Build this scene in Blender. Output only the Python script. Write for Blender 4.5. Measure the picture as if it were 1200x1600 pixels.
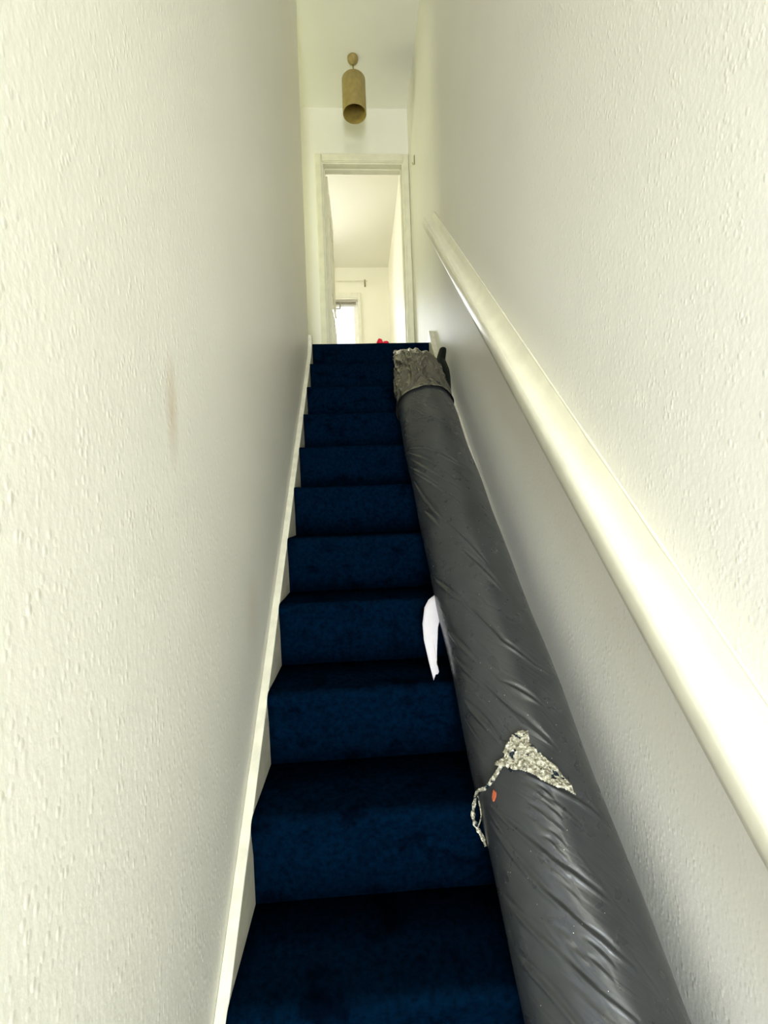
import bpy, bmesh, math, random
import numpy as np
from mathutils import Vector, Matrix, noise, Euler
for o in list(bpy.data.objects): bpy.data.objects.remove(o)
S = bpy.context.scene
COL = S.collection
random.seed(7)

# ------------------------------------------------------------ camera
EYE = 1.5694
cd = bpy.data.cameras.new('camera'); cam = bpy.data.objects.new('camera', cd); COL.objects.link(cam)
cd.sensor_fit = 'HORIZONTAL'; cd.sensor_width = 36.0
cd.lens = 685.86 / 1200 * 36.0
cd.clip_start = 0.02
def rz(a): return Matrix.Rotation(a, 3, 'Z')
def rx(a): return Matrix.Rotation(a, 3, 'X')
def ry(a): return Matrix.Rotation(a, 3, 'Y')
_M = rz(-0.055) @ rx(-0.0059) @ ry(0.0357)
_C = Matrix(((1,0,0),(0,0,-1),(0,1,0)))          # camera looks down -Z, up Y
cam.matrix_world = Matrix.Translation((0, 0, EYE)) @ (_M @ _C).to_4x4()
S.camera = cam

# ------------------------------------------------------------ exposure, sky, daylight, added fill lights
S.view_settings.view_transform = 'Standard'
S.view_settings.look = 'None'
S.view_settings.gamma = 1.0
S.view_settings.use_curve_mapping = False
S.view_settings.exposure = 0.05
W = bpy.data.worlds.new('overcast_sky'); S.world = W; W.use_nodes = True
bg = W.node_tree.nodes['Background']
bg.inputs[0].default_value = (0.93, 0.97, 1.0, 1); bg.inputs[1].default_value = 1.3

def area(name, loc, direction, sx, sy, power, color, portal=False):
    l = bpy.data.lights.new(name, 'AREA'); l.shape = 'RECTANGLE'; l.size = sx; l.size_y = sy
    l.energy = power; l.color = color
    o = bpy.data.objects.new(name, l); COL.objects.link(o)
    o.location = loc
    o.rotation_euler = Vector(direction).to_track_quat('-Z', 'Z').to_euler()
    if portal: l.cycles.is_portal = True
    return o
area('front_door_portal', (0.12, -2.47, 1.05), (0, 1, 0), 0.84, 2.04, 1, (1,1,1), True)
area('bedroom_window_portal', (-0.47, 6.80, 4.15), (0, -1, 0), 1.1, 1.2, 1, (1,1,1), True)
area('front_door_daylight', (-0.06, -2.52, 1.15), (0.15, 1, 0.15), 0.46, 1.9, 145, (0.84, 0.92, 1.0))
area('side_fill_light', (-0.43, -0.30, 0.72), (1, 0.35, -0.05), 1.0, 1.3, 3.0, (1.0, 0.96, 0.90))  # added fill at an unseen side opening, lifts the right wall below the rail
area('upper_fill_light', (0.12, -2.54, 4.0), (0, 1, -0.05), 0.7, 1.5, 36, (0.99, 0.99, 0.90))  # added fill high behind the camera, evens out the stairwell walls
area('bedroom_window_daylight', (-0.6, 6.86, 4.2), (0, -1, -0.25), 1.3, 1.3, 60, (0.95, 0.98, 1.0))
area('bedroom_side_fill', (-2.95, 5.4, 4.1), (1, 0, 0.05), 1.2, 1.3, 55, (1.0, 0.99, 0.93))  # added fill from an unseen side, brightens the bedroom walls
area('landing_window_daylight', (-1.74, 3.55, 4.1), (1, 0, 0), 0.6, 1.2, 15, (0.93, 1.0, 0.42))

# ------------------------------------------------------------ materials
def srgb(r, g, b):
    f = lambda c: (c/255/12.92) if c/255 <= 0.04045 else ((c/255+0.055)/1.055)**2.4
    return (f(r), f(g), f(b), 1)
class NT:
    def __init__(s, name):
        s.m = bpy.data.materials.new(name); s.m.use_nodes = True
        s.t = s.m.node_tree; s.b = s.t.nodes['Principled BSDF']
    def n(s, ty, **kw):
        x = s.t.nodes.new(ty)
        for k, v in kw.items():
            if k.startswith('_'): setattr(x, k[1:], v)
            else: x.inputs[k.replace('__', ' ')].default_value = v
        return x
    def l(s, a, b): s.t.links.new(a, b)
    def coord(s, kind='Object'):
        return s.t.nodes.new('ShaderNodeTexCoord').outputs[kind]
    def mapping(s, vec, scale=(1,1,1), rot=(0,0,0)):
        m = s.n('ShaderNodeMapping'); m.inputs['Scale'].default_value = scale; m.inputs['Rotation'].default_value = rot
        s.l(vec, m.inputs['Vector']); return m.outputs[0]
    def noise(s, vec, scale, detail=3, rough=0.5, dist=0.0):
        x = s.n('ShaderNodeTexNoise', Scale=scale, Detail=detail, Roughness=rough, Distortion=dist)
        s.l(vec, x.inputs['Vector']); return x.outputs['Fac']
    def ramp(s, fac, stops):
        r = s.n('ShaderNodeValToRGB'); e = r.color_ramp.elements
        while len(e) < len(stops): e.new(0.5)
        for i, (p, c) in enumerate(stops):
            e[i].position = p; e[i].color = c if len(c) == 4 else (*c, 1)
        s.l(fac, r.inputs[0]); return r.outputs[0]
    def math(s, op, a, b=None, clamp=False):
        x = s.n('ShaderNodeMath', _operation=op, _use_clamp=clamp)
        for i, v in enumerate((a, b)):
            if v is None: continue
            if isinstance(v, (int, float)): x.inputs[i].default_value = v
            else: s.l(v, x.inputs[i])
        return x.outputs[0]
    def mix(s, fac, a, b):
        x = s.n('ShaderNodeMix', _data_type='RGBA')
        for i, v in ((0, fac), (6, a), (7, b)):
            if isinstance(v, (int, float, tuple)): x.inputs[i].default_value = v
            else: s.l(v, x.inputs[i])
        return x.outputs[2]
    def bump(s, h, strength, dist, normal=None):
        b = s.n('ShaderNodeBump', Strength=strength, Distance=dist)
        s.l(h, b.inputs['Height'])
        if normal: s.l(normal, b.inputs['Normal'])
        return b.outputs[0]
G4 = lambda v: (v, v, v, 1)

def wall_mat(name, col, textured=True, rough=0.5, seams=None, smudges=()):
    k = NT(name); c = k.coord()
    mott = k.noise(c, 1.3, 3)
    base = k.mix(k.ramp(mott, [(0.35, G4(0)), (0.7, G4(1))]), col, tuple(x*0.955 for x in col[:3]) + (1,))
    for (y, z, sy, sz, cc, amt) in smudges:
        sep = k.n('ShaderNodeSeparateXYZ'); k.l(c, sep.inputs[0])
        dy = k.math('DIVIDE', k.math('SUBTRACT', sep.outputs[1], y), sy)
        dz = k.math('DIVIDE', k.math('SUBTRACT', sep.outputs[2], z), sz)
        d = k.math('SQRT', k.math('ADD', k.math('MULTIPLY', dy, dy), k.math('MULTIPLY', dz, dz)))
        f = k.math('MULTIPLY', k.math('SUBTRACT', 1.0, d, True), amt)
        base = k.mix(f, base, cc)
    k.l(base, k.b.inputs['Base Color'])
    if textured:
        # painted woodchip paper: scattered elongated chips under soft paint
        m = k.mapping(c, (1, 1, 0.6))
        v = k.n('ShaderNodeTexVoronoi', Scale=105.0, Randomness=1.0); k.l(m, v.inputs['Vector'])
        chip = k.ramp(v.outputs['Distance'], [(0.10, G4(1)), (0.42, G4(0))])
        sel = k.ramp(k.noise(m, 38, 2), [(0.42, G4(0)), (0.60, G4(1))])
        h1 = k.math('MULTIPLY', chip, sel)
        h2 = k.noise(m, 120, 3)
        h3 = k.noise(c, 14, 2)
        h = k.math('ADD', k.math('ADD', h1, k.math('MULTIPLY', h2, 1.1)), k.math('MULTIPLY', h3, 1.0))
        if seams:
            sep = k.n('ShaderNodeSeparateXYZ'); k.l(c, sep.inputs[0])
            fr = k.math('ABSOLUTE', k.math('SUBTRACT', sep.outputs[1], seams))
            line = k.math('LESS_THAN', fr, 0.0007)
            h = k.math('ADD', h, k.math('MULTIPLY', line, 0.45))
        k.l(k.bump(h, 0.5, 0.0010), k.b.inputs['Normal'])
    else:
        k.l(k.bump(k.noise(c, 60, 3), 0.25, 0.0006), k.b.inputs['Normal'])
    k.b.inputs['Roughness'].default_value = rough
    k.b.inputs['Specular IOR Level'].default_value = 0.35
    return k.m
WALL = srgb(242, 239, 227)
M_left = wall_mat('painted_woodchip_left', WALL, smudges=[(0.76, 1.75, 0.03, 0.11, srgb(200, 178, 150), 0.55), (1.25, 1.30, 0.09, 0.12, srgb(210, 190, 165), 0.25)])
M_right = wall_mat('painted_woodchip_right', WALL, seams=1.158, smudges=[(0.54, 1.68, 0.035, 0.06, srgb(176, 160, 120), 0.7)])
M_plain = wall_mat('painted_plaster', WALL, textured=False, rough=0.6)
M_bed = wall_mat('painted_plaster_bedroom', srgb(240, 236, 214), textured=False, rough=0.6)

def simple(name, col, rough=0.4, metal=0.0, bump=0, bscale=60, spec=0.5, var=0.05, vscale=12):
    k = NT(name); c = k.coord()
    f = k.ramp(k.noise(c, vscale, 3), [(0.3, G4(0)), (0.7, G4(1))])
    k.l(k.mix(f, col, tuple(x*(1-var*2) for x in col[:3]) + (1,)), k.b.inputs['Base Color'])
    k.b.inputs['Roughness'].default_value = rough; k.b.inputs['Metallic'].default_value = metal
    k.b.inputs['Specular IOR Level'].default_value = spec
    if bump: k.l(k.bump(k.noise(c, bscale, 3), 0.5, bump), k.b.inputs['Normal'])
    return k.m
M_gloss = simple('cream_gloss_paint', srgb(236, 232, 208), 0.28, bump=0.0006, bscale=40)
M_string = simple('scuffed_cream_paint', srgb(222, 218, 196), 0.42, bump=0.0008, bscale=50, var=0.10, vscale=20)
M_chalk = simple('white_filler', srgb(238, 240, 248), 0.8, bump=0.002)
M_steel = simple('brushed_steel', srgb(170, 165, 150), 0.3, metal=1.0)
M_blind = simple('grey_blind_fabric', srgb(150, 145, 128), 0.7, bump=0.001, bscale=200)
M_pvc = simple('white_window_plastic', srgb(244, 242, 228), 0.35)
M_paper = simple('white_paper', srgb(202, 196, 198), 0.8, bump=0.006, bscale=22)
M_red = simple('red_felt', srgb(240, 22, 60), 0.8, bump=0.002)
M_orange = simple('orange_scrap', srgb(170, 84, 50), 0.6)
M_hook = simple('dull_brass', srgb(150, 140, 100), 0.5, metal=0.6)

def carpet_mat():
    k = NT('navy_velour_carpet'); c = k.coord()
    fib = k.noise(c, 900, 2, 0.7)
    clump = k.noise(c, 70, 4, 0.65)
    worn = k.noise(k.mapping(c, (1, 1, 1.4)), 11, 3, 0.6)
    f = k.math('MULTIPLY', k.ramp(clump, [(0.32, G4(0.35)), (0.62, G4(1))]), k.ramp(fib, [(0.3, G4(0.55)), (0.7, G4(1))]))
    f = k.math('MULTIPLY', f, k.ramp(worn, [(0.30, G4(0.35)), (0.46, G4(1))]))
    k.l(k.mix(f, (0.0003, 0.0004, 0.0016, 1), (0.0005, 0.0095, 0.026, 1)), k.b.inputs['Base Color'])
    k.b.inputs['Roughness'].default_value = 1.0
    k.b.inputs['Specular IOR Level'].default_value = 0.0
    h = k.math('ADD', fib, k.math('MULTIPLY', clump, 1.5))
    k.l(k.bump(h, 0.7, 0.003), k.b.inputs['Normal'])
    return k.m
M_carpet = carpet_mat()

def plastic_mat(name, base, rough, crinkle=0.0, spec=0.55):
    k = NT(name)
    uv = k.coord('UV'); c = k.coord()
    # faint dust and smears on black polythene
    dust = k.n('ShaderNodeTexVoronoi', Scale=70.0); k.l(c, dust.inputs['Vector'])
    spot = k.math('LESS_THAN', dust.outputs['Distance'], 0.055)
    spot = k.math('MULTIPLY', spot, k.math('GREATER_THAN', k.noise(c, 22, 1), 0.50))
    sm = k.ramp(k.noise(c, 8, 4, 0.6), [(0.3, G4(0)), (0.75, G4(1))])
    col = k.mix(sm, base, tuple(min(1, x*1.6) for x in base[:3]) + (1,))
    col = k.mix(spot, col, srgb(200, 200, 190))
    k.l(col, k.b.inputs['Base Color'])
    rr = k.math('ADD', rough, k.math('MULTIPLY', k.noise(c, 30, 3), 0.12))
    k.l(rr, k.b.inputs['Roughness'])
    k.b.inputs['Specular IOR Level'].default_value = spec
    # UV.x around (m), UV.y along (m): puckers run along the spiral direction
    m1 = k.mapping(uv, (1, 1, 1), (0, 0, math.radians(-38)))
    m2 = k.mapping(m1, (4, 60, 1))
    m3 = k.mapping(m1, (14, 190, 1))
    h = k.math('ADD', k.noise(m2, 1.0, 2, 0.5, 0.4), k.math('MULTIPLY', k.noise(m3, 1.0, 2), 0.25))
    h = k.math('ADD', h, k.math('MULTIPLY', k.noise(c, 90, 2), 0.08))
    nrm = k.bump(h, 0.5, 0.0022)
    if crinkle:
        v = k.n('ShaderNodeTexVoronoi', Scale=38.0, _feature='DISTANCE_TO_EDGE')
        w = k.n('ShaderNodeVectorMath', _operation='ADD'); k.l(c, w.inputs[0])
        nz = k.n('ShaderNodeTexNoise', Scale=18.0); k.l(c, nz.inputs['Vector'])
        sc = k.n('ShaderNodeVectorMath', _operation='SCALE'); sc.inputs['Scale'].default_value = 0.08
        k.l(nz.outputs['Color'], sc.inputs[0]); k.l(sc.outputs[0], w.inputs[1]); k.l(w.outputs[0], v.inputs['Vector'])
        nrm = k.bump(v.outputs['Distance'], 1.0, crinkle, nrm)
    k.l(nrm, k.b.inputs['Normal'])
    return k.m
M_poly = plastic_mat('black_polythene', (0.021, 0.023, 0.0235, 1), 0.23)
M_bunch = plastic_mat('crumpled_black_polythene', (0.050, 0.045, 0.032, 1), 0.10, 0.0)
M_flap = plastic_mat('dark_polythene_tail', (0.004, 0.006, 0.004, 1), 0.5, 0.0, 0.15)

def tape_mat():
    k = NT('crumpled_silver_plastic'); c = k.coord()
    n1 = k.noise(c, 120, 4, 0.7)
    hole = k.noise(c, 62, 2)
    col = k.ramp(n1, [(0.35, srgb(105, 102, 84)), (0.5, srgb(165, 160, 138)), (0.65, srgb(214, 210, 192))])
    col = k.mix(k.ramp(hole, [(0.63, G4(0)), (0.65, G4(1))]), col, srgb(10, 28, 38))
    k.l(col, k.b.inputs['Base Color'])
    k.b.inputs['Roughness'].default_value = 0.2
    k.b.inputs['Metallic'].default_value = 0.25
    v = k.n('ShaderNodeTexVoronoi', Scale=170.0); k.l(c, v.inputs['Vector'])
    k.l(k.bump(k.math('ADD', v.outputs['Distance'], n1), 1.0, 0.004), k.b.inputs['Normal'])
    return k.m
M_tape = tape_mat()

def gold_mat(name, col):
    k = NT(name); c = k.coord()
    v = k.n('ShaderNodeTexVoronoi', Scale=160.0); k.l(c, v.inputs['Vector'])
    n = k.noise(c, 26, 4, 0.6)
    k.l(k.mix(k.ramp(n, [(0.3, G4(0)), (0.7, G4(1))]), col, tuple(x*0.72 for x in col[:3]) + (1,)), k.b.inputs['Base Color'])
    k.b.inputs['Metallic'].default_value = 0.25
    k.b.inputs['Roughness'].default_value = 0.5
    k.l(k.bump(k.math('ADD', v.outputs['Distance'], n), 0.6, 0.002), k.b.inputs['Normal'])
    return k.m
M_gold = gold_mat('gold_glitter_fabric', srgb(172, 152, 92))
M_goldin = gold_mat('gold_shade_lining', srgb(196, 172, 92))

def glass_mat():
    k = NT('window_glass')
    t = k.t; tr = t.nodes.new('ShaderNodeBsdfTransparent'); gl = t.nodes.new('ShaderNodeBsdfGlossy')
    gl.inputs['Roughness'].default_value = 0.02
    mx = t.nodes.new('ShaderNodeMixShader'); fr = t.nodes.new('ShaderNodeFresnel'); fr.inputs[0].default_value = 1.45
    k.l(fr.outputs[0], mx.inputs[0]); k.l(tr.outputs[0], mx.inputs[1]); k.l(gl.outputs[0], mx.inputs[2])
    k.l(mx.outputs[0], t.nodes['Material Output'].inputs['Surface']); return k.m
M_glass = glass_mat()
M_hall = simple('hall_floor_carpet', (0.004, 0.009, 0.02, 1), 1.0, spec=0.0)

# ------------------------------------------------------------ helpers
def link(name, bm, mat, parent=None, smooth=False, bevel=0, bseg=2):
    me = bpy.data.meshes.new(name)
    bmesh.ops.recalc_face_normals(bm, faces=bm.faces[:])
    bm.to_mesh(me); bm.free()
    o = bpy.data.objects.new(name, me); COL.objects.link(o); me.materials.append(mat)
    if smooth:
        for p in me.polygons: p.use_smooth = True
    if bevel:
        b = o.modifiers.new('bevel', 'BEVEL'); b.width = bevel; b.segments = bseg; b.limit_method = 'ANGLE'
    if parent: o.parent = parent
    return o
def box(bm, x0, x1, y0, y1, z0, z1):
    v = [bm.verts.new((x, y, z)) for x in (x0, x1) for y in (y0, y1) for z in (z0, z1)]
    for f in ((0,1,3,2),(4,6,7,5),(0,4,5,1),(2,3,7,6),(0,2,6,4),(1,5,7,3)): bm.faces.new([v[i] for i in f])
def prism_x(bm, pts, x0, x1):                       # closed (y,z) outline pushed along X
    a = [bm.verts.new((x0, y, z)) for y, z in pts]; b = [bm.verts.new((x1, y, z)) for y, z in pts]
    n = len(pts); bm.faces.new(a); bm.faces.new(b[::-1])
    for i in range(n): bm.faces.new((a[i], b[i], b[(i+1) % n], a[(i+1) % n]))
def empty(name, loc):
    o = bpy.data.objects.new(name, None); COL.objects.link(o); o.location = loc; return o
def local(o, parent):                                # parts are written in world coordinates
    o.parent = parent; o.matrix_parent_inverse = Matrix.Translation(parent.location).inverted(); return o
def tag(o, label, cat, group=None):
    o['label'] = label; o['category'] = cat
    if group: o['group'] = group
    return o
def struct(o): o['kind'] = 'structure'; return o
def bx(name, mat, *boxes, bevel=0):
    bm = bmesh.new()
    for b in boxes: box(bm, *b)
    return link(name, bm, mat, bevel=bevel)
def tube(bm, pts, rad, seg=10, flat=1.0, cap=True):
    pts = [Vector(p) for p in pts]; rings = []
    for i, p in enumerate(pts):
        t = (pts[min(i+1, len(pts)-1)] - pts[max(i-1, 0)]).normalized()
        u = t.cross(Vector((0, 0, 1)));
        if u.length < 1e-3: u = t.cross(Vector((1, 0, 0)))
        u.normalize(); w = t.cross(u)
        r = rad[i] if isinstance(rad, (list, tuple)) else rad
        rings.append([bm.verts.new(p + (u*math.cos(a) + w*math.sin(a)*flat)*r) for a in [2*math.pi*j/seg for j in range(seg)]])
    for A, B in zip(rings, rings[1:]):
        for j in range(seg): bm.faces.new((A[j], A[(j+1) % seg], B[(j+1) % seg], B[j]))
    if cap: bm.faces.new(rings[0]); bm.faces.new(rings[-1][::-1])
def lathe(bm, prof, cx, cy, seg=48, tilt=None):
    rings = []
    for r, z in prof:
        rings.append([bm.verts.new((cx + r*math.cos(2*math.pi*j/seg), cy + r*math.sin(2*math.pi*j/seg), z)) for j in range(seg)])
    for A, B in zip(rings, rings[1:]):
        for j in range(seg): bm.faces.new((A[j], A[(j+1) % seg], B[(j+1) % seg], B[j]))
    return rings

# ------------------------------------------------------------ measurements
R, GO, K = 0.21, 0.2217, 14.7441
LAND = 13*R
Y1 = (K-1)*GO                       # top nosing
XL, XR = -0.31, 0.56                # side walls
CX0, CX1 = -0.285, 0.524            # carpet between the strings
YB = 4.007                          # wall with the bedroom door
ZC = 5.217                          # upstairs ceiling
YR = 6.627                          # bedroom far wall
SLOPE = R/GO
def nose(y): return LAND - (Y1-y)*SLOPE

# ------------------------------------------------------------ room shell
struct(bx('wall_left', M_left, (XL-0.10, XL, 0.26, Y1, -0.1, ZC), (XL-0.10, XL, -2.4, 0.26, 2.03, ZC), (XL-0.10, XL, -2.4, -0.84, -0.1, 2.03)))
struct(bx('wall_right', M_right, (XR, XR+0.10, -2.4, YB+0.12, -0.1, ZC)))
struct(bx('wall_front', M_plain, (XL-0.1, -0.30, -2.5, -2.4, -0.1, ZC), (0.54, XR+0.1, -2.5, -2.4, -0.1, ZC), (-0.30, 0.54, -2.5, -2.4, 2.07, 3.2), (-0.30, 0.54, -2.5, -2.4, 4.8, ZC), (-0.30, -0.24, -2.5, -2.4, 3.2, 4.8), (0.48, 0.54, -2.5, -2.4, 3.2, 4.8)))
DL, DR, DT = -0.2188, 0.494, LAND+1.98
struct(bx('wall_back', M_plain, (-1.6, DL-0.02, YB, YB+0.12, LAND-0.02, ZC), (DR+0.02, XR, YB, YB+0.12, LAND-0.02, ZC),
          (DL-0.02, DR+0.02, YB, YB+0.12, DT+0.02, ZC)))
struct(bx('wall_landing', M_plain, (-1.6, XL-0.10, Y1-0.10, Y1, LAND-0.3, ZC)))
struct(bx('wall_landing_left', M_plain, (-1.7, -1.6, Y1-0.1, YB+0.12, LAND-0.3, LAND+0.7), (-1.7, -1.6, Y1-0.1, YB+0.12, LAND+2.0, ZC),
          (-1.7, -1.6, Y1-0.1, 3.22, LAND+0.7, LAND+2.0), (-1.7, -1.6, 3.88, YB+0.12, LAND+0.7, LAND+2.0)))
struct(bx('floor', M_hall, (XL-0.1, XR+0.1, -2.55, 3.3, -0.12, 0.0)))
struct(bx('floor_landing', M_carpet, (-1.7, CX0, Y1, YB+0.12, LAND-0.15, LAND), (CX0, XR, Y1+0.16, YB+0.12, LAND-0.15, LAND),
          (-2.7, XR+0.01, YB+0.12, YR, LAND-0.15, LAND)))
struct(bx('ceiling', M_plain, (-1.7, XR+0.1, -2.5, YB+0.12, ZC, ZC+0.1)))
struct(bx('ceiling_bedroom', M_bed, (-2.8, XR+0.1, YB+0.12, YR+0.1, ZC, ZC+0.1)))
struct(bx('wall_bedroom_right', M_bed, (XR+0.0, XR+0.1, YB+0.12, YR, LAND-0.1, ZC)))
struct(bx('wall_bedroom_left', M_bed, (-2.8, -2.7, YB+0.12, 4.8, LAND-0.1, ZC), (-2.8, -2.7, 6.0, YR, LAND-0.1, ZC),
          (-2.8, -2.7, 4.8, 6.0, LAND-0.1, 3.5), (-2.8, -2.7, 4.8, 6.0, 4.75, ZC)))
w4 = struct(empty('window_4_added', (-2.75, 5.4, 3.5)))  # unseen opening, added to let the bedroom side fill in
local(bx('window_frame', simple('white_paint', srgb(240, 238, 228), 0.4), (-2.78, -2.72, 4.8, 4.85, 3.5, 4.75), (-2.78, -2.72, 5.95, 6.0, 3.5, 4.75),
         (-2.78, -2.72, 4.85, 5.95, 3.5, 3.55), (-2.78, -2.72, 4.85, 5.95, 4.7, 4.75)), w4)
struct(bx('wall_bedroom_front', M_bed, (-2.7, -1.6, YB+0.02, YB+0.12, LAND-0.1, ZC)))
WX0, WX1, WZ0, WZ1 = -1.02, 0.085, 3.55, 4.745          # window hole
struct(bx('wall_bedroom_back', M_bed, (-2.8, WX0, YR, YR+0.22, LAND-0.1, ZC), (WX1, XR+0.1, YR, YR+0.22, LAND-0.1, ZC),
          (WX0, WX1, YR, YR+0.22, LAND-0.1, WZ0), (WX0, WX1, YR, YR+0.22, WZ1, ZC)))

# bedroom window: architrave, sash frame, pane, sill
w1 = struct(empty('window_1', (-0.47, YR, WZ0)))
local(bx('window_frame', M_pvc, (WX0, WX0+0.06, YR+0.09, YR+0.15, WZ0, WZ1), (WX1-0.065, WX1, YR+0.09, YR+0.15, WZ0, WZ1),
         (WX0+0.06, WX1-0.065, YR+0.09, YR+0.15, WZ1-0.075, WZ1), (WX0+0.06, WX1-0.065, YR+0.09, YR+0.15, WZ0, WZ0+0.06), bevel=0.006), w1)
local(bx('window_architrave', M_gloss, (WX1, WX1+0.045, YR-0.018, YR, WZ0-0.03, WZ1+0.09), (WX0-0.05, WX1, YR-0.018, YR, WZ1+0.02, WZ1+0.09),
         (WX0-0.05, WX0, YR-0.018, YR, WZ0-0.03, WZ1+0.02), bevel=0.005), w1)
local(bx('window_pane', M_glass, (WX0+0.06, WX1-0.065, YR+0.115, YR+0.121, WZ0+0.06, WZ1-0.075)), w1)
local(bx('window_sill', M_gloss, (WX0-0.06, WX1+0.06, YR-0.06, YR+0.09, WZ0-0.03, WZ0), bevel=0.005), w1)
bl = empty('roller_blind', (-0.47, YR+0.05, WZ1-0.05))
bm = bmesh.new(); tube(bm, [(WX0+0.02, YR+0.05, WZ1-0.037), (WX1-0.03, YR+0.05, WZ1-0.037)], 0.016, 16); local(link('blind_roll', bm, M_blind, smooth=True), bl)
bm = bmesh.new(); box(bm, WX0+0.02, WX1-0.03, YR+0.036, YR+0.044, WZ1-0.062, WZ1-0.05); local(link('bottom_bar', bm, M_blind), bl)
tag(bl, 'grey blind rolled up at the top of the bedroom window', 'blind')
w2 = struct(empty('window_2', (-1.65, 3.55, LAND+0.7)))
local(bx('window_frame', M_pvc, (-1.69, -1.63, 3.22, 3.26, LAND+0.7, LAND+2.0), (-1.69, -1.63, 3.84, 3.88, LAND+0.7, LAND+2.0),
         (-1.69, -1.63, 3.26, 3.84, LAND+0.7, LAND+0.74), (-1.69, -1.63, 3.26, 3.84, LAND+1.96, LAND+2.0)), w2)

w3 = struct(empty('window_3_added', (0.12, -2.45, 3.2)))  # unseen opening above the front door, added for the upper fill
local(bx('window_frame', M_pvc, (-0.24, -0.20, -2.48, -2.42, 3.2, 4.8), (0.44, 0.48, -2.48, -2.42, 3.2, 4.8),
         (-0.20, 0.44, -2.48, -2.42, 3.2, 3.24), (-0.20, 0.44, -2.48, -2.42, 4.76, 4.8)), w3)

# bedroom doorway: lining, architrave, leaf swung into the room
d1 = struct(empty('door_1', (DL, YB, LAND)))
local(bx('door_frame', M_gloss, (DL-0.02, DL, YB-0.005, YB+0.125, LAND, DT+0.02), (DR, DR+0.02, YB-0.005, YB+0.125, LAND, DT+0.02),
         (DL, DR, YB-0.005, YB+0.125, DT, DT+0.02), (DL, DL+0.012, YB+0.05, YB+0.08, LAND, DT), (DR-0.012, DR, YB+0.05, YB+0.08, LAND, DT), (DL, DR, YB+0.05, YB+0.08, DT-0.012, DT), bevel=0.003), d1)
def arch(name, x0, x1, z0, z1):
    return bx(name, M_gloss, (x0, x1, YB-0.016, YB, z0, z1), (x0+0.006, x1-0.006, YB-0.024, YB-0.016, z0 + (0.006 if x1-x0 > z1-z0 else 0), z1-0.006), bevel=0.004)
local(arch('architrave', DL-0.072, DL-0.012, LAND, DT+0.085), d1)
local(arch('architrave', DR+0.012, XR-0.002, LAND, DT+0.085), d1)
local(arch('architrave', DL-0.012, DR+0.012, DT+0.012, DT+0.085), d1)
# leaf: six shallow panels on each face, hinged on the left jamb
lf = bmesh.new(); box(lf, -0.0175, 0.0175, 0, 0.70, 0.008, 1.965)
for sx in (-1, 1):
    for (a, b) in ((0.10, 0.32), (0.40, 0.61)):
        for (c0, c1) in ((0.15, 0.75), (0.92, 1.55), (1.65, 1.86)):
            for r in ((a, b, c0, c0+0.02), (a, b, c1-0.02, c1), (a, a+0.02, c0+0.02, c1-0.02), (b-0.02, b, c0+0.02, c1-0.02)):
                x0, x1 = (0.0175, 0.023) if sx > 0 else (-0.023, -0.0175)
                box(lf, x0, x1, r[0], r[1], r[2], r[3])
leaf = link('door_leaf', lf, M_gloss)
dm = Matrix.Translation((DL+0.012, YB+0.125, LAND)) @ Matrix.Rotation(math.radians(-0.5), 4, 'Z')
leaf.matrix_world = dm; leaf.parent = d1; leaf.matrix_parent_inverse = Matrix.Translation(d1.location).inverted()
def handle(sx):
    bm = bmesh.new()
    x = 0.0175*sx
    box(bm, min(x, x+0.006*sx), max(x, x+0.006*sx), 0.625, 0.665, 0.93, 1.07)
    tube(bm, [(x, 0.645, 1.03), (x+0.045*sx, 0.645, 1.03), (x+0.052*sx, 0.635, 1.03), (x+0.052*sx, 0.56, 1.035), (x+0.050*sx, 0.54, 1.042)], [0.009, 0.008, 0.008, 0.007, 0.008], 10)
    h = link('door_handle', bm, M_steel, smooth=False); h.parent = leaf
handle(1); handle(-1)

# landing skirting
def skirt(name, x0, x1, y0, y1, h=0.075): return struct(bx(name, M_gloss, (x0, x1, y0, y1, LAND, LAND+h), bevel=0.004))
skirt('baseboard_right', XR-0.016, XR, Y1+0.03, YB-0.026)
skirt('baseboard_back', -1.6, DL-0.074, YB-0.016, YB)

# ------------------------------------------------------------ staircase
stair = empty('staircase', (0.12, K*GO-13*GO, 0))
tag(stair, 'steep flight of stairs in deep navy carpet between cream strings, rising to the landing', 'stairs')
def step_outline(k):
    yN, z = (K-k)*GO, (14-k)*R
    back = yN + GO + 0.034 if k > 1 else yN + 0.17
    rr = 0.024
    cy, cz = yN+rr, z-rr
    pts = [(back, z-R-0.012), (yN+0.0206, z-R-0.012), (yN+0.014, z-0.09), (yN+0.004, z-0.042)]
    for i in range(9):
        a = math.radians(195 - i*13.1)
        pts.append((cy + rr*math.cos(a), cz + rr*math.sin(a)))
    pts += [(yN+0.05, z), (yN+0.12, z-0.002), (back, z-0.001)]
    return pts
for k in range(13, 0, -1):
    bm = bmesh.new()
    pts = step_outline(k)
    # several columns across so that the pile edge wavers a little
    cols = [CX0 + (CX1-CX0)*i/24 for i in range(25)]
    cols[0] += 0.0; grid = []
    for ci, x in enumerate(cols):
        row = []
        for (y, z) in pts:
            w = noise.noise((x*6, y*5+k*3.1, z*5))*0.0022
            row.append(bm.verts.new((x, y + w, z + (w if z > (14-k)*R-0.1 else 0))))
        grid.append(row)
    n = len(pts)
    for A, B in zip(grid, grid[1:]):
        for j in range(n): bm.faces.new((A[j], A[(j+1) % n], B[(j+1) % n], B[j]))
    bm.faces.new(grid[0]); bm.faces.new(grid[-1][::-1])
    o = link('step', bm, M_carpet)
    for p in o.data.polygons: p.use_smooth = len(p.vertices) == 4
    local(o, stair)

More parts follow.
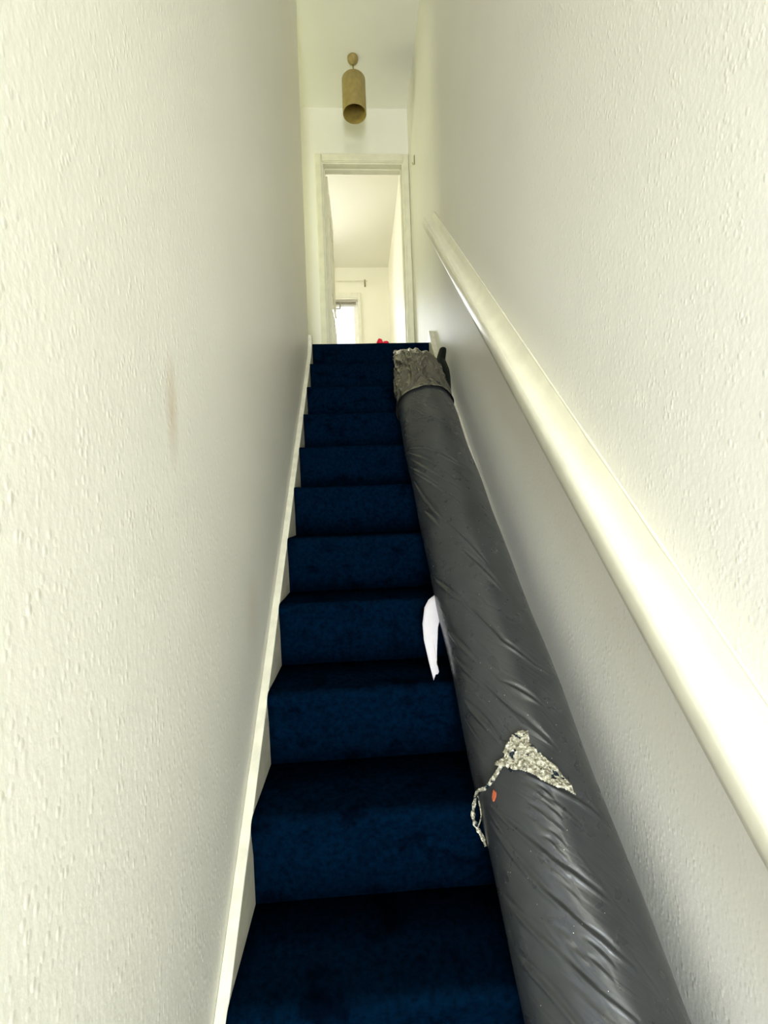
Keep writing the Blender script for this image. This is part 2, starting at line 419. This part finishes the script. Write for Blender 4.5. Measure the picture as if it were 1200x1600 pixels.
def string_board(x0, x1, top, bottom_off=0.36):
    bm = bmesh.new(); low = [(y, z-bottom_off) for y, z in top[::-1]]
    prism_x(bm, top + low, x0, x1)
    return local(link('string_board', bm, M_string, bevel=0.003), stair)
topL = [(-0.0+0.17, nose(0.17)-0.022)] + [(y, nose(y)-0.022 + noise.noise((y*3, 0, 5))*0.003) for y in np.linspace(0.4, 2.96, 22).tolist()] + [(3.0, nose(3.0)-0.005), (3.02, LAND+0.045), (Y1+0.005, LAND+0.05), (Y1+0.01, LAND+0.0)]
string_board(XL+0.0005, CX0, topL)
topR = [(0.17, nose(0.17)-0.03)] + [(y, 1.66+(y-1.943)*1.005) for y in np.linspace(0.4, 2.8, 14).tolist()] + [(2.87, 2.585), (2.93, 2.648), (2.98, 2.715), (3.01, 2.765), (3.03, 2.795), (3.05, LAND+0.075), (3.078, LAND+0.075), (3.078, LAND)]
string_board(CX1, XR-0.0005, topR)

# ------------------------------------------------------------ handrail
hr = empty('handrail', (XR-0.05, 0.2, 0.9))
tag(hr, 'long cream painted wooden handrail running up the right wall', 'handrail')
# profile: a = distance from wall, b = height across the rail
prof = [(0, -0.040), (0.034, -0.044), (0.058, -0.042), (0.070, -0.034), (0.075, -0.018), (0.076, 0.004), (0.074, 0.016), (0.070, 0.021),
        (0.065, 0.020), (0.061, 0.012), (0.052, 0.001), (0.040, -0.003), (0.028, 0.002), (0.018, 0.014), (0.011, 0.030), (0.008, 0.044), (0.005, 0.050), (0, 0.051)]
th = math.atan(SLOPE)
def rail_pt(y, a, b):       # centreline follows the stair pitch
    zc_ = 1.387 + (y-0.76)*((3.445-1.387)/(2.872-0.76))
    return (XR - a, y - b*math.sin(th), zc_ + b*math.cos(th))
bm = bmesh.new(); rings = []
ys = np.linspace(-0.35, 2.895, 70).tolist()
for y in ys:
    w = noise.noise((y*2.3, 1, 1))*0.0015
    rings.append([bm.verts.new(rail_pt(y, a, b + w)) for a, b in prof])
for A, B in zip(rings, rings[1:]):
    for j in range(len(prof)): bm.faces.new((A[j], A[(j+1) % len(prof)], B[(j+1) % len(prof)], B[j]))
bm.faces.new(rings[0]); bm.faces.new(rings[-1][::-1])
o = link('rail', bm, M_gloss, smooth=True); local(o, hr)
es = o.modifiers.new('split', 'EDGE_SPLIT'); es.split_angle = math.radians(50)
# bead of filler along the wall and broken filler below the upper half
bm = bmesh.new()
tube(bm, [rail_pt(y, 0.003, 0.051) for y in ys], [0.003 + 0.0022*max(0, noise.noise((y*9, 3, 2))) for y in ys], 8)
local(link('caulk_bead', bm, M_gloss, smooth=True), hr)
for (ya, yb, wid) in ((1.83, 2.02, 0.016), (1.60, 1.72, 0.02), (2.06, 2.2, 0.010)):
    bm = bmesh.new(); n = 26; top = []; bot = []; top2 = []; bot2 = []
    for i in range(n+1):
        y = ya + (yb-ya)*i/n; e = abs(math.sin(math.pi*i/n))**0.5
        d = 0.040 + wid*e*(0.6+0.7*abs(noise.noise((y*45, 0.3, 7))))
        top.append(bm.verts.new(rail_pt(y, 0.0015, -0.036))); bot.append(bm.verts.new(rail_pt(y, 0.0005, -d)))
        top2.append(bm.verts.new(rail_pt(y, 0.010, -0.038))); bot2.append(bm.verts.new(rail_pt(y, 0.003, -d)))
    for i in range(n):
        for A, B in ((top2, bot2), (bot, top), (bot2, bot)):
            bm.faces.new((A[i], A[i+1], B[i+1], B[i]))
    local(link('filler_patch', bm, M_chalk, smooth=True), hr)['label'] = 'flaking white filler under the rail'

# ------------------------------------------------------------ carpet roll in black polythene
def axis(y):
    t = (y-0.7)/2.3; m = max(0.0, 4*t*(1-t))
    return np.array([0.384 - 0.044*t - 0.014*m, y, 0.671 + 2.173*t + 0.002*m]), 0.132 + 0.007*t
ta = np.array([0.0, 2.3, 2.173]); ta /= np.linalg.norm(ta)
EU = np.array([0.0, -ta[2], ta[1]])
AY = ta[1]
def surf(y, phi, h=0.0):
    c, r = axis(y); r += h
    return Vector((c[0] + r*math.cos(phi), c[1] + r*math.sin(phi)*EU[1], c[2] + r*math.sin(phi)*EU[2]))
CRE = [
[(0.942, 2.73), (0.867, 1.97), (0.82, 1.36)],
[(0.922, 2.84), (0.837, 2.2), (0.802, 1.84), (0.762, 1.36)],
[(0.846, 3.0), (0.785, 2.3), (0.747, 1.88), (0.723, 1.56)],
[(0.788, 2.99), (0.753, 2.53), (0.71, 2.1)],
[(1.074, 2.0), (1.028, 1.65), (0.999, 1.39)],
[(1.089, 2.71), (1.047, 2.42), (1.016, 2.23)],
[(0.931, 1.36), (0.897, 0.82)],
[(0.966, 1.96), (0.933, 1.4), (0.902, 0.77)],
[(1.396, 2.96), (1.283, 2.24), (1.181, 1.71), (1.135, 1.21), (1.112, 0.52)],
[(1.247, 2.85), (1.148, 2.23)],
[(1.199, 2.9), (1.104, 2.22), (1.04, 1.82), (1.001, 1.44)],
[(1.109, 1.93), (1.063, 1.36)],
[(1.105, 2.8), (1.035, 2.29)],
[(1.90, 3.0), (1.809, 2.15), (1.724, 1.49), (1.676, 1.01)],
[(1.87, 2.9), (1.748, 2.15), (1.648, 1.65)],
[(1.824, 3.07), (1.647, 2.09)],
[(2.05, 1.92), (2.044, 1.39)],
[(1.979, 2.14), (1.918, 1.36)],
[(1.85, 2.95), (1.695, 2.15), (1.608, 1.61)],
[(1.74, 2.95), (1.625, 2.64), (1.517, 2.22)],
[(1.773, 2.86), (1.613, 2.03), (1.561, 1.71)],
[(1.594, 2.74), (1.5, 2.32)],
[(1.384, 2.92), (1.293, 2.33)],
[(2.03, 2.18), (1.9, 1.69)],
[(1.501, 2.12), (1.368, 1.52)],
[(1.414, 1.98), (1.286, 1.32)]]
rng = random.Random(4)
# short puckers where the sheet is drawn tight low on the roll, and scattered ones above
for i in range(46):
    y = rng.uniform(0.60, 0.95); p = 1.87 + rng.gauss(0, 0.16); L = rng.uniform(0.05, 0.16)
    CRE.append([(y+L*0.12, p+L*1.3), (y-L*0.12, p-L*1.3)])
for i in range(70):
    y = rng.uniform(0.5, 2.15); p = rng.uniform(0.6, 3.0); L = rng.uniform(0.05, 0.16)
    CRE.append([(y+L*0.35, p+L*1.9), (y-L*0.35, p-L*1.9)])
NU, NV, YA, YE = 420, 1000, 0.10, 2.20
ph = np.linspace(0, 2*math.pi, NU, endpoint=False)
yy = np.linspace(YA, YE, NV)
PH, YY = np.meshgrid(ph, yy)
H = np.zeros_like(PH)
def add_crease(poly, amp, wid):
    global H
    q = np.array([[y/AY, p*0.135] for y, p in poly])            # metres along, metres around
    j0 = np.searchsorted(yy, min(a[0] for a in poly)-0.05); j1 = np.searchsorted(yy, max(a[0] for a in poly)+0.05)
    if j1 <= j0: return
    X = YY[j0:j1]/AY; P = PH[j0:j1]*0.135
    tot = np.linalg.norm(np.diff(q, axis=0), axis=1).sum(); acc = 0
    best = np.full(X.shape, 1e9); side = np.zeros_like(X); tt = np.zeros_like(X)
    for a, b in zip(q, q[1:]):
        d = b-a; L = np.linalg.norm(d); d = d/L
        u = (X-a[0])*d[0] + (P-a[1])*d[1]; uc = np.clip(u, 0, L)
        ex, ey = X-(a[0]+uc*d[0]), P-(a[1]+uc*d[1])
        dist = np.hypot(ex, ey); s = ex*d[1]-ey*d[0]
        m = dist < best
        best[m] = dist[m]; side[m] = np.sign(s[m]); tt[m] = (acc+uc[m])/tot; acc += L
    env = np.clip(np.sin(np.pi*np.clip(tt*0.94+0.03, 0, 1)), 0, 1)**0.6
    sd = best*side
    w = wid*(0.6+0.6*np.sin(np.pi*tt))
    H[j0:j1] += amp*env*(np.exp(-(sd/w)**2) - 0.9*np.exp(-((sd+1.9*w)/(1.2*w))**2))
for i, cpoly in enumerate(CRE):
    if i < 26: add_crease(cpoly, 0.0032, 0.0042)
    elif i < 72: add_crease(cpoly, rng.uniform(0.0008, 0.0018), rng.uniform(0.0022, 0.004))
    else: add_crease(cpoly, rng.uniform(0.0003, 0.0010), rng.uniform(0.002, 0.0035))
H += 0.0022*np.sin(YY*9.0 + PH*2) * np.sin(YY*4.1 - PH) + 0.0015*np.sin(YY*21 + PH*3 + 1.3)
t = (YY-0.7)/2.3; m = np.clip(4*t*(1-t), 0, None); RR = 0.132 + 0.007*t + H
VX = 0.384 - 0.044*t - 0.014*m + RR*np.cos(PH)
ZA = 0.671 + 2.173*t + 0.002*m
# the heavy roll sags flat where it lies on the nosings
gap = (ZA - (LAND - (Y1-YY)*SLOPE))*math.cos(math.atan(SLOPE)) - 0.004
SS = np.maximum(RR*np.sin(PH), -gap)
VY = YY + SS*EU[1]; VZ = ZA + SS*EU[2]
co = np.stack([VX, VY, VZ], -1).reshape(-1, 3)
idx = np.arange(NU*NV).reshape(NV, NU)
a = idx[:-1]; b = np.roll(a, -1, 1); d = idx[1:]; c = np.roll(d, -1, 1)
faces = np.stack([a, b, c, d], -1).reshape(-1, 4)
roll = empty('wrapped_carpet_roll', (0.40, 0.2, 0.0))
tag(roll, 'carpet roll wrapped in creased dark grey plastic lying up the right side of the stairs', 'carpet roll')
me = bpy.data.meshes.new('plastic_wrap')
nf = len(faces)
cap0 = len(co)
me.vertices.add(len(co)); me.vertices.foreach_set('co', co.ravel())
me.loops.add(nf*4); me.loops.foreach_set('vertex_index', faces.ravel().astype(np.int32))
me.polygons.add(nf); me.polygons.foreach_set('loop_start', (np.arange(nf)*4).astype(np.int32)); me.polygons.foreach_set('loop_total', np.full(nf, 4, np.int32))
me.update(); me.validate()
uvl = me.uv_layers.new(name='UVMap')
vi = faces.ravel(); uu = (vi % NU)*(2*math.pi/NU)*0.135
wrap_fix = np.tile([False, True, True, False], nf) & (vi % NU == 0)
uu = np.where(wrap_fix, 2*math.pi*0.135, uu); vv = yy[vi // NU]/AY
uvl.data.foreach_set('uv', np.stack([uu, vv], -1).ravel())
me.polygons.foreach_set('use_smooth', np.ones(nf, bool)); me.materials.append(M_poly)
wrap = bpy.data.objects.new('plastic_wrap', me); COL.objects.link(wrap); local(wrap, roll)
# rolled carpet end at the foot
bm = bmesh.new(); rings = []
for r_ in (0.129, 0.11, 0.085, 0.06, 0.035, 0.012):
    rings.append([bm.verts.new(surf(0.105 + (0.006 if rings and len(rings) % 2 else 0), 2*math.pi*i/48, r_-0.131)) for i in range(48)])
for A, B in zip(rings, rings[1:]):
    for j in range(48): bm.faces.new((A[j], A[(j+1) % 48], B[(j+1) % 48], B[j]))
bm.faces.new(rings[-1]); local(link('roll_end', bm, M_poly), roll)

# gathered end of the bag at the top
bm = bmesh.new(); nu, nv = 260, 150; rings = []
uvm = bm.loops.layers.uv.new('UVMap')
for j in range(nv+1):
    v = j/nv; ring = []
    for i in range(nu):
        p = 2*math.pi*i/nu
        edge = 0.018*noise.noise((math.cos(p)*1.7, math.sin(p)*1.7, 4)) - 0.025*math.sin(p)
        y = (2.175+edge)*(1-v) + (2.565 - 0.060*math.cos(p) + 0.012*noise.noise((math.cos(p)*3, 8, 1)))*v
        sh = 1-0.20*v
        flat = 1-0.12*v if v < 0.6 else 0.928*max(0.10, max(0.0, math.cos((v-0.6)/0.4*math.pi/2))**0.9)
        base = 0.007*max(0, 1-v*10) + 0.003
        q = Vector((math.cos(p)*1.2, math.sin(p)*1.2, v*1.6 + 0.25*math.cos(p)))
        ww = Vector((noise.noise(q*1.9), noise.noise(q*1.9+Vector((7, 0, 0))), noise.noise(q*1.9+Vector((0, 7, 0)))))*0.55
        n1 = 1-abs(noise.noise((q+ww)*1.5+Vector((3, 1, 2))))*3.4
        n2 = 1-abs(noise.noise((q+ww)*3.2+Vector((9, 4, 7))))*3.0
        n3 = noise.noise((q+ww)*9)
        amp = min(1, v*6)*min(1, (1.03-v)*7)
        h = base + amp*(0.012*(n1-0.3) + 0.008*(n2-0.3) + 0.0022*n3)
        c_, r_ = axis(y); r_ = r_ + h
        xx = c_[0] + r_*math.cos(p)*sh + 0.010*v
        ss = r_*math.sin(p)*flat + 0.028*v
        ss = max(ss, -((c_[2]-nose(c_[1]))*math.cos(th) - 0.004))
        ring.append(bm.verts.new((xx, c_[1] + ss*EU[1], c_[2] + ss*EU[2])))
    rings.append(ring)
for j in range(nv):
    for i in range(nu):
        f = bm.faces.new((rings[j][i], rings[j][(i+1) % nu], rings[j+1][(i+1) % nu], rings[j+1][i]))
        for lp, (a_, b_) in zip(f.loops, ((i, j), (i+1, j), (i+1, j+1), (i, j+1))): lp[uvm].uv = (a_/nu*0.85, 3+b_/nv*0.5)
bm.faces.new(rings[-1][::-1])
o = link('gathered_end', bm, M_bunch, smooth=True); local(o, roll); o['label'] = 'crumpled shiny bag mouth at the upper end of the roll'

# dark tail of plastic sticking up beside the wall
bm = bmesh.new(); secs = []
path = [((0.462, 2.385, 2.315), 0.026), ((0.474, 2.41, 2.36), 0.024), ((0.484, 2.435, 2.405), 0.022), ((0.496, 2.455, 2.440), 0.020), ((0.502, 2.465, 2.462), 0.018)]
for (P, w) in path:
    P = Vector(P); ring = []
    for i in range(15):
        a_ = math.radians(-35 + 250*i/14)
        ring.append(bm.verts.new(P + Vector((math.cos(a_)*w, 0, 0)) + Vector((0, EU[1], EU[2]))*math.sin(a_)*w*0.8))
    secs.append(ring)
for A, B in zip(secs, secs[1:]):
    for i in range(14): bm.faces.new((A[i], A[i+1], B[i+1], B[i]))
o = link('plastic_tail', bm, M_flap, smooth=True); local(o, roll)
sol = o.modifiers.new('s', 'SOLIDIFY'); sol.thickness = 0.003
sb = o.modifiers.new('ss', 'SUBSURF'); sb.levels = 2; sb.render_levels = 2
bm = bmesh.new(); secs = []
for (P, w, hgt) in (((0.490, 2.27, 2.175), 0.008, 0.02), ((0.492, 2.33, 2.25), 0.018, 0.035), ((0.492, 2.38, 2.31), 0.024, 0.035), ((0.489, 2.42, 2.37), 0.020, 0.025), ((0.489, 2.44, 2.395), 0.008, 0.01)):
    P = Vector(P); secs.append([bm.verts.new(P + Vector((math.cos(a_)*w, 0, 0)) + Vector((0, EU[1], EU[2]))*math.sin(a_)*hgt*(1+0.2*noise.noise((a_, P.y*9, 0)))) for a_ in [2*math.pi*i/20 for i in range(20)]])
for A, B in zip(secs, secs[1:]):
    for i in range(20): bm.faces.new((A[i], A[(i+1) % 20], B[(i+1) % 20], B[i]))
bm.faces.new(secs[0]); bm.faces.new(secs[-1][::-1])
o = link('plastic_fold', bm, M_flap, smooth=True); local(o, roll)

# torn silvery patch with its dangling strand, and an orange scrap
poly = [(1.022, 2.002), (1.026, 1.873), (1.024, 1.745), (1.008, 1.79), (1.002, 1.73), (0.988, 1.65), (0.978, 1.555), (0.963, 1.441), (0.948, 1.388), (0.935, 1.353), (0.941, 1.464), (0.945, 1.593), (0.953, 1.716), (0.967, 1.89), (0.975, 2.046), (0.973, 2.165), (0.983, 2.218), (0.985, 2.322), (0.989, 2.395), (0.994, 2.284), (0.997, 2.185), (1.003, 2.207), (1.015, 2.086)]
def inside(y, p):
    c_ = False; n = len(poly)
    for i in range(n):
        (y1, p1), (y2, p2) = poly[i], poly[(i+1) % n]
        if (p1 > p) != (p2 > p) and y < (y2-y1)*(p-p1)/(p2-p1)+y1: c_ = not c_
    return c_
bm = bmesh.new(); vs = {}
dy, dp = 0.0016, 0.0125
def pv(i, j):
    if (i, j) not in vs:
        y, p = 0.93+i*dy, 1.33+j*dp
        q = Vector((y*60, p*8, 0))
        jy = dy*0.5*noise.noise(q*3+Vector((5, 5, 5))); jp = dp*0.5*noise.noise(q*3)
        h = 0.0050 + 0.0045*(1-2*abs(noise.noise(q*0.9))) + 0.0035*noise.noise(q*2.2)
        vs[(i, j)] = bm.verts.new(surf(y+jy, p+jp, h))
    return vs[(i, j)]
for i in range(62):
    for j in range(88):
        if inside(0.93+(i+0.5)*dy, 1.33+(j+0.5)*dp):
            bm.faces.new((pv(i, j), pv(i+1, j), pv(i+1, j+1), pv(i, j+1)))
o = link('torn_tape', bm, M_tape, smooth=True); local(o, roll); o['label'] = 'torn silvery crumpled tape patch'
sol = o.modifiers.new('s', 'SOLIDIFY'); sol.thickness = 0.002; sol.offset = -1
def strand(name, pts, wid, parent):
    bm = bmesh.new(); rows = []
    P = [Vector(p) for p in pts]
    # Catmull-Rom through the points
    Q = []
    for i in range(len(P)-1):
        p0, p1, p2, p3 = P[max(i-1, 0)], P[i], P[i+1], P[min(i+2, len(P)-1)]
        for s in range(8):
            u = s/8
            Q.append(0.5*((2*p1) + (p2-p0)*u + (2*p0-5*p1+4*p2-p3)*u*u + (3*p1-p0-3*p2+p3)*u**3))
    Q.append(P[-1])
    for i, q in enumerate(Q):
        tg = (Q[min(i+1, len(Q)-1)]-Q[max(i-1, 0)]).normalized()
        s = tg.cross(Vector((0.15, -1, 0.5))).normalized()
        w = wid*(0.75+0.5*noise.noise((i*0.35, 2, 1)))*(1 if i < len(Q)-5 else 0.6)
        rows.append([bm.verts.new(q + s*w*e + Vector((0, -1, 0.5))*0.0018*(1-abs(e)) + Vector((0, 1, 0))*0.001*noise.noise((i, e*3, 0))) for e in (-1, -0.4, 0.3, 1)])
    for A, B in zip(rows, rows[1:]):
        for j in range(3): bm.faces.new((A[j], A[j+1], B[j+1], B[j]))
    o = link(name, bm, M_tape); 
    sl = o.modifiers.new('s', 'SOLIDIFY'); sl.thickness = 0.0012
    local(o, parent); return o
strand('tape_strand', [surf(0.989, 2.25, 0.008), surf(0.975, 2.44, 0.008), surf(0.965, 2.66, 0.009), surf(0.966, 2.92, 0.010), (0.234, 0.975, 0.902), (0.226, 0.958, 0.880), (0.232, 0.945, 0.864), (0.238, 0.935, 0.855), (0.243, 0.922, 0.842)], 0.0048, roll)
strand('tape_strand', [(0.233, 0.946, 0.865), surf(0.936, 3.10, 0.004), surf(0.948, 3.05, 0.004), surf(0.962, 3.0, 0.006)], 0.0022, roll)
bm = bmesh.new()
sc = [(0.959, 2.55), (0.955, 2.52), (0.950, 2.545), (0.945, 2.61), (0.950, 2.61), (0.955, 2.58)]
a_ = [bm.verts.new(surf(y, p, 0.006)) for y, p in sc]; b_ = [bm.verts.new(surf(y, p, 0.002)) for y, p in sc]
bm.faces.new(a_); bm.faces.new(b_[::-1])
for i in range(len(sc)): bm.faces.new((a_[i], a_[(i+1) % 6], b_[(i+1) % 6], b_[i]))
o = link('torn_scrap', bm, M_orange); local(o, roll); o['label'] = 'small orange scrap stuck to the plastic'

# ------------------------------------------------------------ white paper under the roll
out = [(0.226, 1.372, 1.294), (0.240, 1.353, 1.257), (0.238, 1.343, 1.235), (0.225, 1.327, 1.204), (0.213, 1.294, 1.138), (0.209, 1.275, 1.100), (0.213, 1.270, 1.089), (0.209, 1.267, 1.083), (0.203, 1.267, 1.083), (0.195, 1.259, 1.069),
       (0.187, 1.282, 1.114), (0.178, 1.311, 1.172), (0.179, 1.333, 1.215), (0.189, 1.354, 1.259), (0.204, 1.365, 1.280)]
bm = bmesh.new()
cx_ = Vector((0.205, 1.318, 1.185))
ring = [Vector(p) for p in out]; prev = None
N_ = Vector((0, -1, 0.5)).normalized(); rings = []
for s in (1.0, 0.8, 0.6, 0.4, 0.2, 0.05):
    rr_ = []
    for p in ring:
        q = cx_ + (p-cx_)*s
        q = q + N_*(0.004*noise.noise((q.x*30, q.z*22, 1)) + 0.006*math.sin((q.x-0.17)*50))
        rr_.append(bm.verts.new(q))
    rings.append(rr_)
for A, B in zip(rings, rings[1:]):
    for j in range(len(ring)): bm.faces.new((A[j], A[(j+1) % len(ring)], B[(j+1) % len(ring)], B[j]))
bm.faces.new(rings[-1])
o = link('paper_sheet', bm, M_paper, smooth=True)
sl = o.modifiers.new('s', 'SOLIDIFY'); sl.thickness = 0.0008
tag(o, 'creased white paper slip sticking out from under the left side of the wrapped roll', 'paper')

# ------------------------------------------------------------ pendant lamp
LX, LY = 0.074, 3.565
lamp = empty('pendant_lamp', (LX, LY, ZC))
tag(lamp, 'gold cylindrical pendant lamp hanging from the landing ceiling', 'lamp')
bm = bmesh.new()
lathe(bm, [(0.001, ZC), (0.044, ZC), (0.044, ZC-0.006), (0.041, ZC-0.018), (0.033, ZC-0.030), (0.020, ZC-0.038), (0.009, ZC-0.042), (0.007, ZC-0.050), (0.001, ZC-0.050)], LX, LY)
local(link('ceiling_canopy', bm, M_gold, smooth=True), lamp)
ZT, ZB, SR = 5.040, 4.768, 0.0945
bm = bmesh.new(); tube(bm, [(LX, LY, ZC-0.045), (LX+0.001, LY, (ZC+ZT)/2), (LX, LY, ZT-0.03)], 0.0042, 10)
local(link('cord', bm, M_hook, smooth=True), lamp)
bm = bmesh.new()
lathe(bm, [(0.012, ZT), (0.05, ZT), (SR-0.002, ZT), (SR, ZT-0.003), (SR, ZB+0.002), (SR-0.001, ZB), (SR-0.0035, ZB), (SR-0.004, ZB+0.002), (SR-0.004, ZT-0.006), (0.05, ZT-0.006), (0.012, ZT-0.006), (0.012, ZT)], LX, LY, 72)
sh = link('lamp_shade', bm, M_gold, smooth=True); local(sh, lamp)
e = sh.modifiers.new('e', 'EDGE_SPLIT'); e.split_angle = math.radians(40)
bm = bmesh.new(); lathe(bm, [(SR-0.0045, ZT-0.007), (SR-0.0045, ZB+0.004), (SR-0.006, ZB+0.004), (SR-0.006, ZT-0.012), (0.02, ZT-0.012), (0.02, ZT-0.007), (SR-0.0045, ZT-0.007)], LX, LY, 72)
o = link('shade_lining', bm, M_goldin, smooth=True); local(o, lamp)
e = o.modifiers.new('e', 'EDGE_SPLIT'); e.split_angle = math.radians(40)
# wire net hanging within the shade: crossed gold strips
for sgn in (0, 1, 2):
    bm = bmesh.new(); A_ = math.pi*sgn/3
    n_ = 24; pr = None
    for i in range(n_+1):
        u = -1+2*i/n_; x = u*(SR-0.008); z = ZB+0.10+0.07*abs(u)**2 + 0.008*noise.noise((u*5, sgn, 2))
        c0 = bm.verts.new((LX+x*math.cos(A_)-0.006*math.sin(A_), LY+x*math.sin(A_)+0.006*math.cos(A_), z)); c1 = bm.verts.new((LX+x*math.cos(A_)+0.006*math.sin(A_), LY+x*math.sin(A_)-0.006*math.cos(A_), z+0.003))
        if pr: bm.faces.new((pr[0], pr[1], c1, c0))
        pr = (c0, c1)
    o = link('inner_band', bm, M_goldin); local(o, lamp); s_ = o.modifiers.new('s', 'SOLIDIFY'); s_.thickness = 0.002
bm = bmesh.new(); lathe(bm, [(0.001, ZT-0.012), (0.02, ZT-0.012), (0.02, ZT-0.05), (0.018, ZT-0.07), (0.001, ZT-0.07)], LX, LY, 24)
local(link('bulb_holder', bm, M_pvc, smooth=True), lamp)

# ------------------------------------------------------------ curtain pole over the bedroom window
cp = empty('curtain_pole', (-0.45, YR, 4.98))
tag(cp, 'thin cream curtain pole on a small bracket above the bedroom window', 'curtain pole')
bm = bmesh.new(); tube(bm, [(-1.15, YR-0.07, 4.975), (0.235, YR-0.07, 4.978)], 0.008, 12); local(link('pole', bm, M_gloss, smooth=True), cp)
for bxx in (0.20, -1.11):
    bm = bmesh.new(); box(bm, bxx-0.010, bxx+0.010, YR-0.006, YR, 4.925, 5.035)
    tube(bm, [(bxx, YR-0.003, 4.96), (bxx, YR-0.05, 4.955), (bxx, YR-0.07, 4.962), (bxx, YR-0.085, 4.98)], 0.005, 8)
    local(link('bracket', bm, M_hook), cp)

# ------------------------------------------------------------ red felt bow on the landing edge
bm = bmesh.new()
for (cx0, cz0, rx_, rz_, sd) in ((0.188, 0.036, 0.021, 0.030, 1), (0.232, 0.028, 0.022, 0.022, 4)):
    g = []
    for i in range(25):
        row = []
        for j in range(24):
            th_ = math.pi*i/24; p = 2*math.pi*j/24
            n_ = Vector((math.sin(th_)*math.cos(p), math.sin(th_)*math.sin(p), math.cos(th_)))
            k_ = 1+0.30*noise.noise(n_*2.4+Vector((sd, sd, sd)))
            row.append(bm.verts.new((cx0+n_.x*rx_*k_, 3.16+n_.y*0.022*k_, LAND+cz0+n_.z*rz_*k_)))
        g.append(row)
    for A, B in zip(g, g[1:]):
        for j in range(24): bm.faces.new((A[j], A[(j+1) % 24], B[(j+1) % 24], B[j]))
box(bm, 0.196, 0.224, 3.148, 3.172, LAND, LAND+0.030)
o = link('crumpled_felt', bm, M_red, smooth=True)
tag(o, 'small crumpled bright red thing lying on the top landing edge', 'red scrap')

# small hook high on the right wall
bm = bmesh.new(); box(bm, XR-0.006, XR, 3.636, 3.652, 4.43, 4.50)
tube(bm, [(XR-0.004, 3.644, 4.44), (XR-0.016, 3.644, 4.425), (XR-0.020, 3.644, 4.445)], 0.003, 8)
o = link('wall_hook', bm, M_hook); tag(o, 'tiny dull metal hook high on the right wall beside the door head', 'hook')
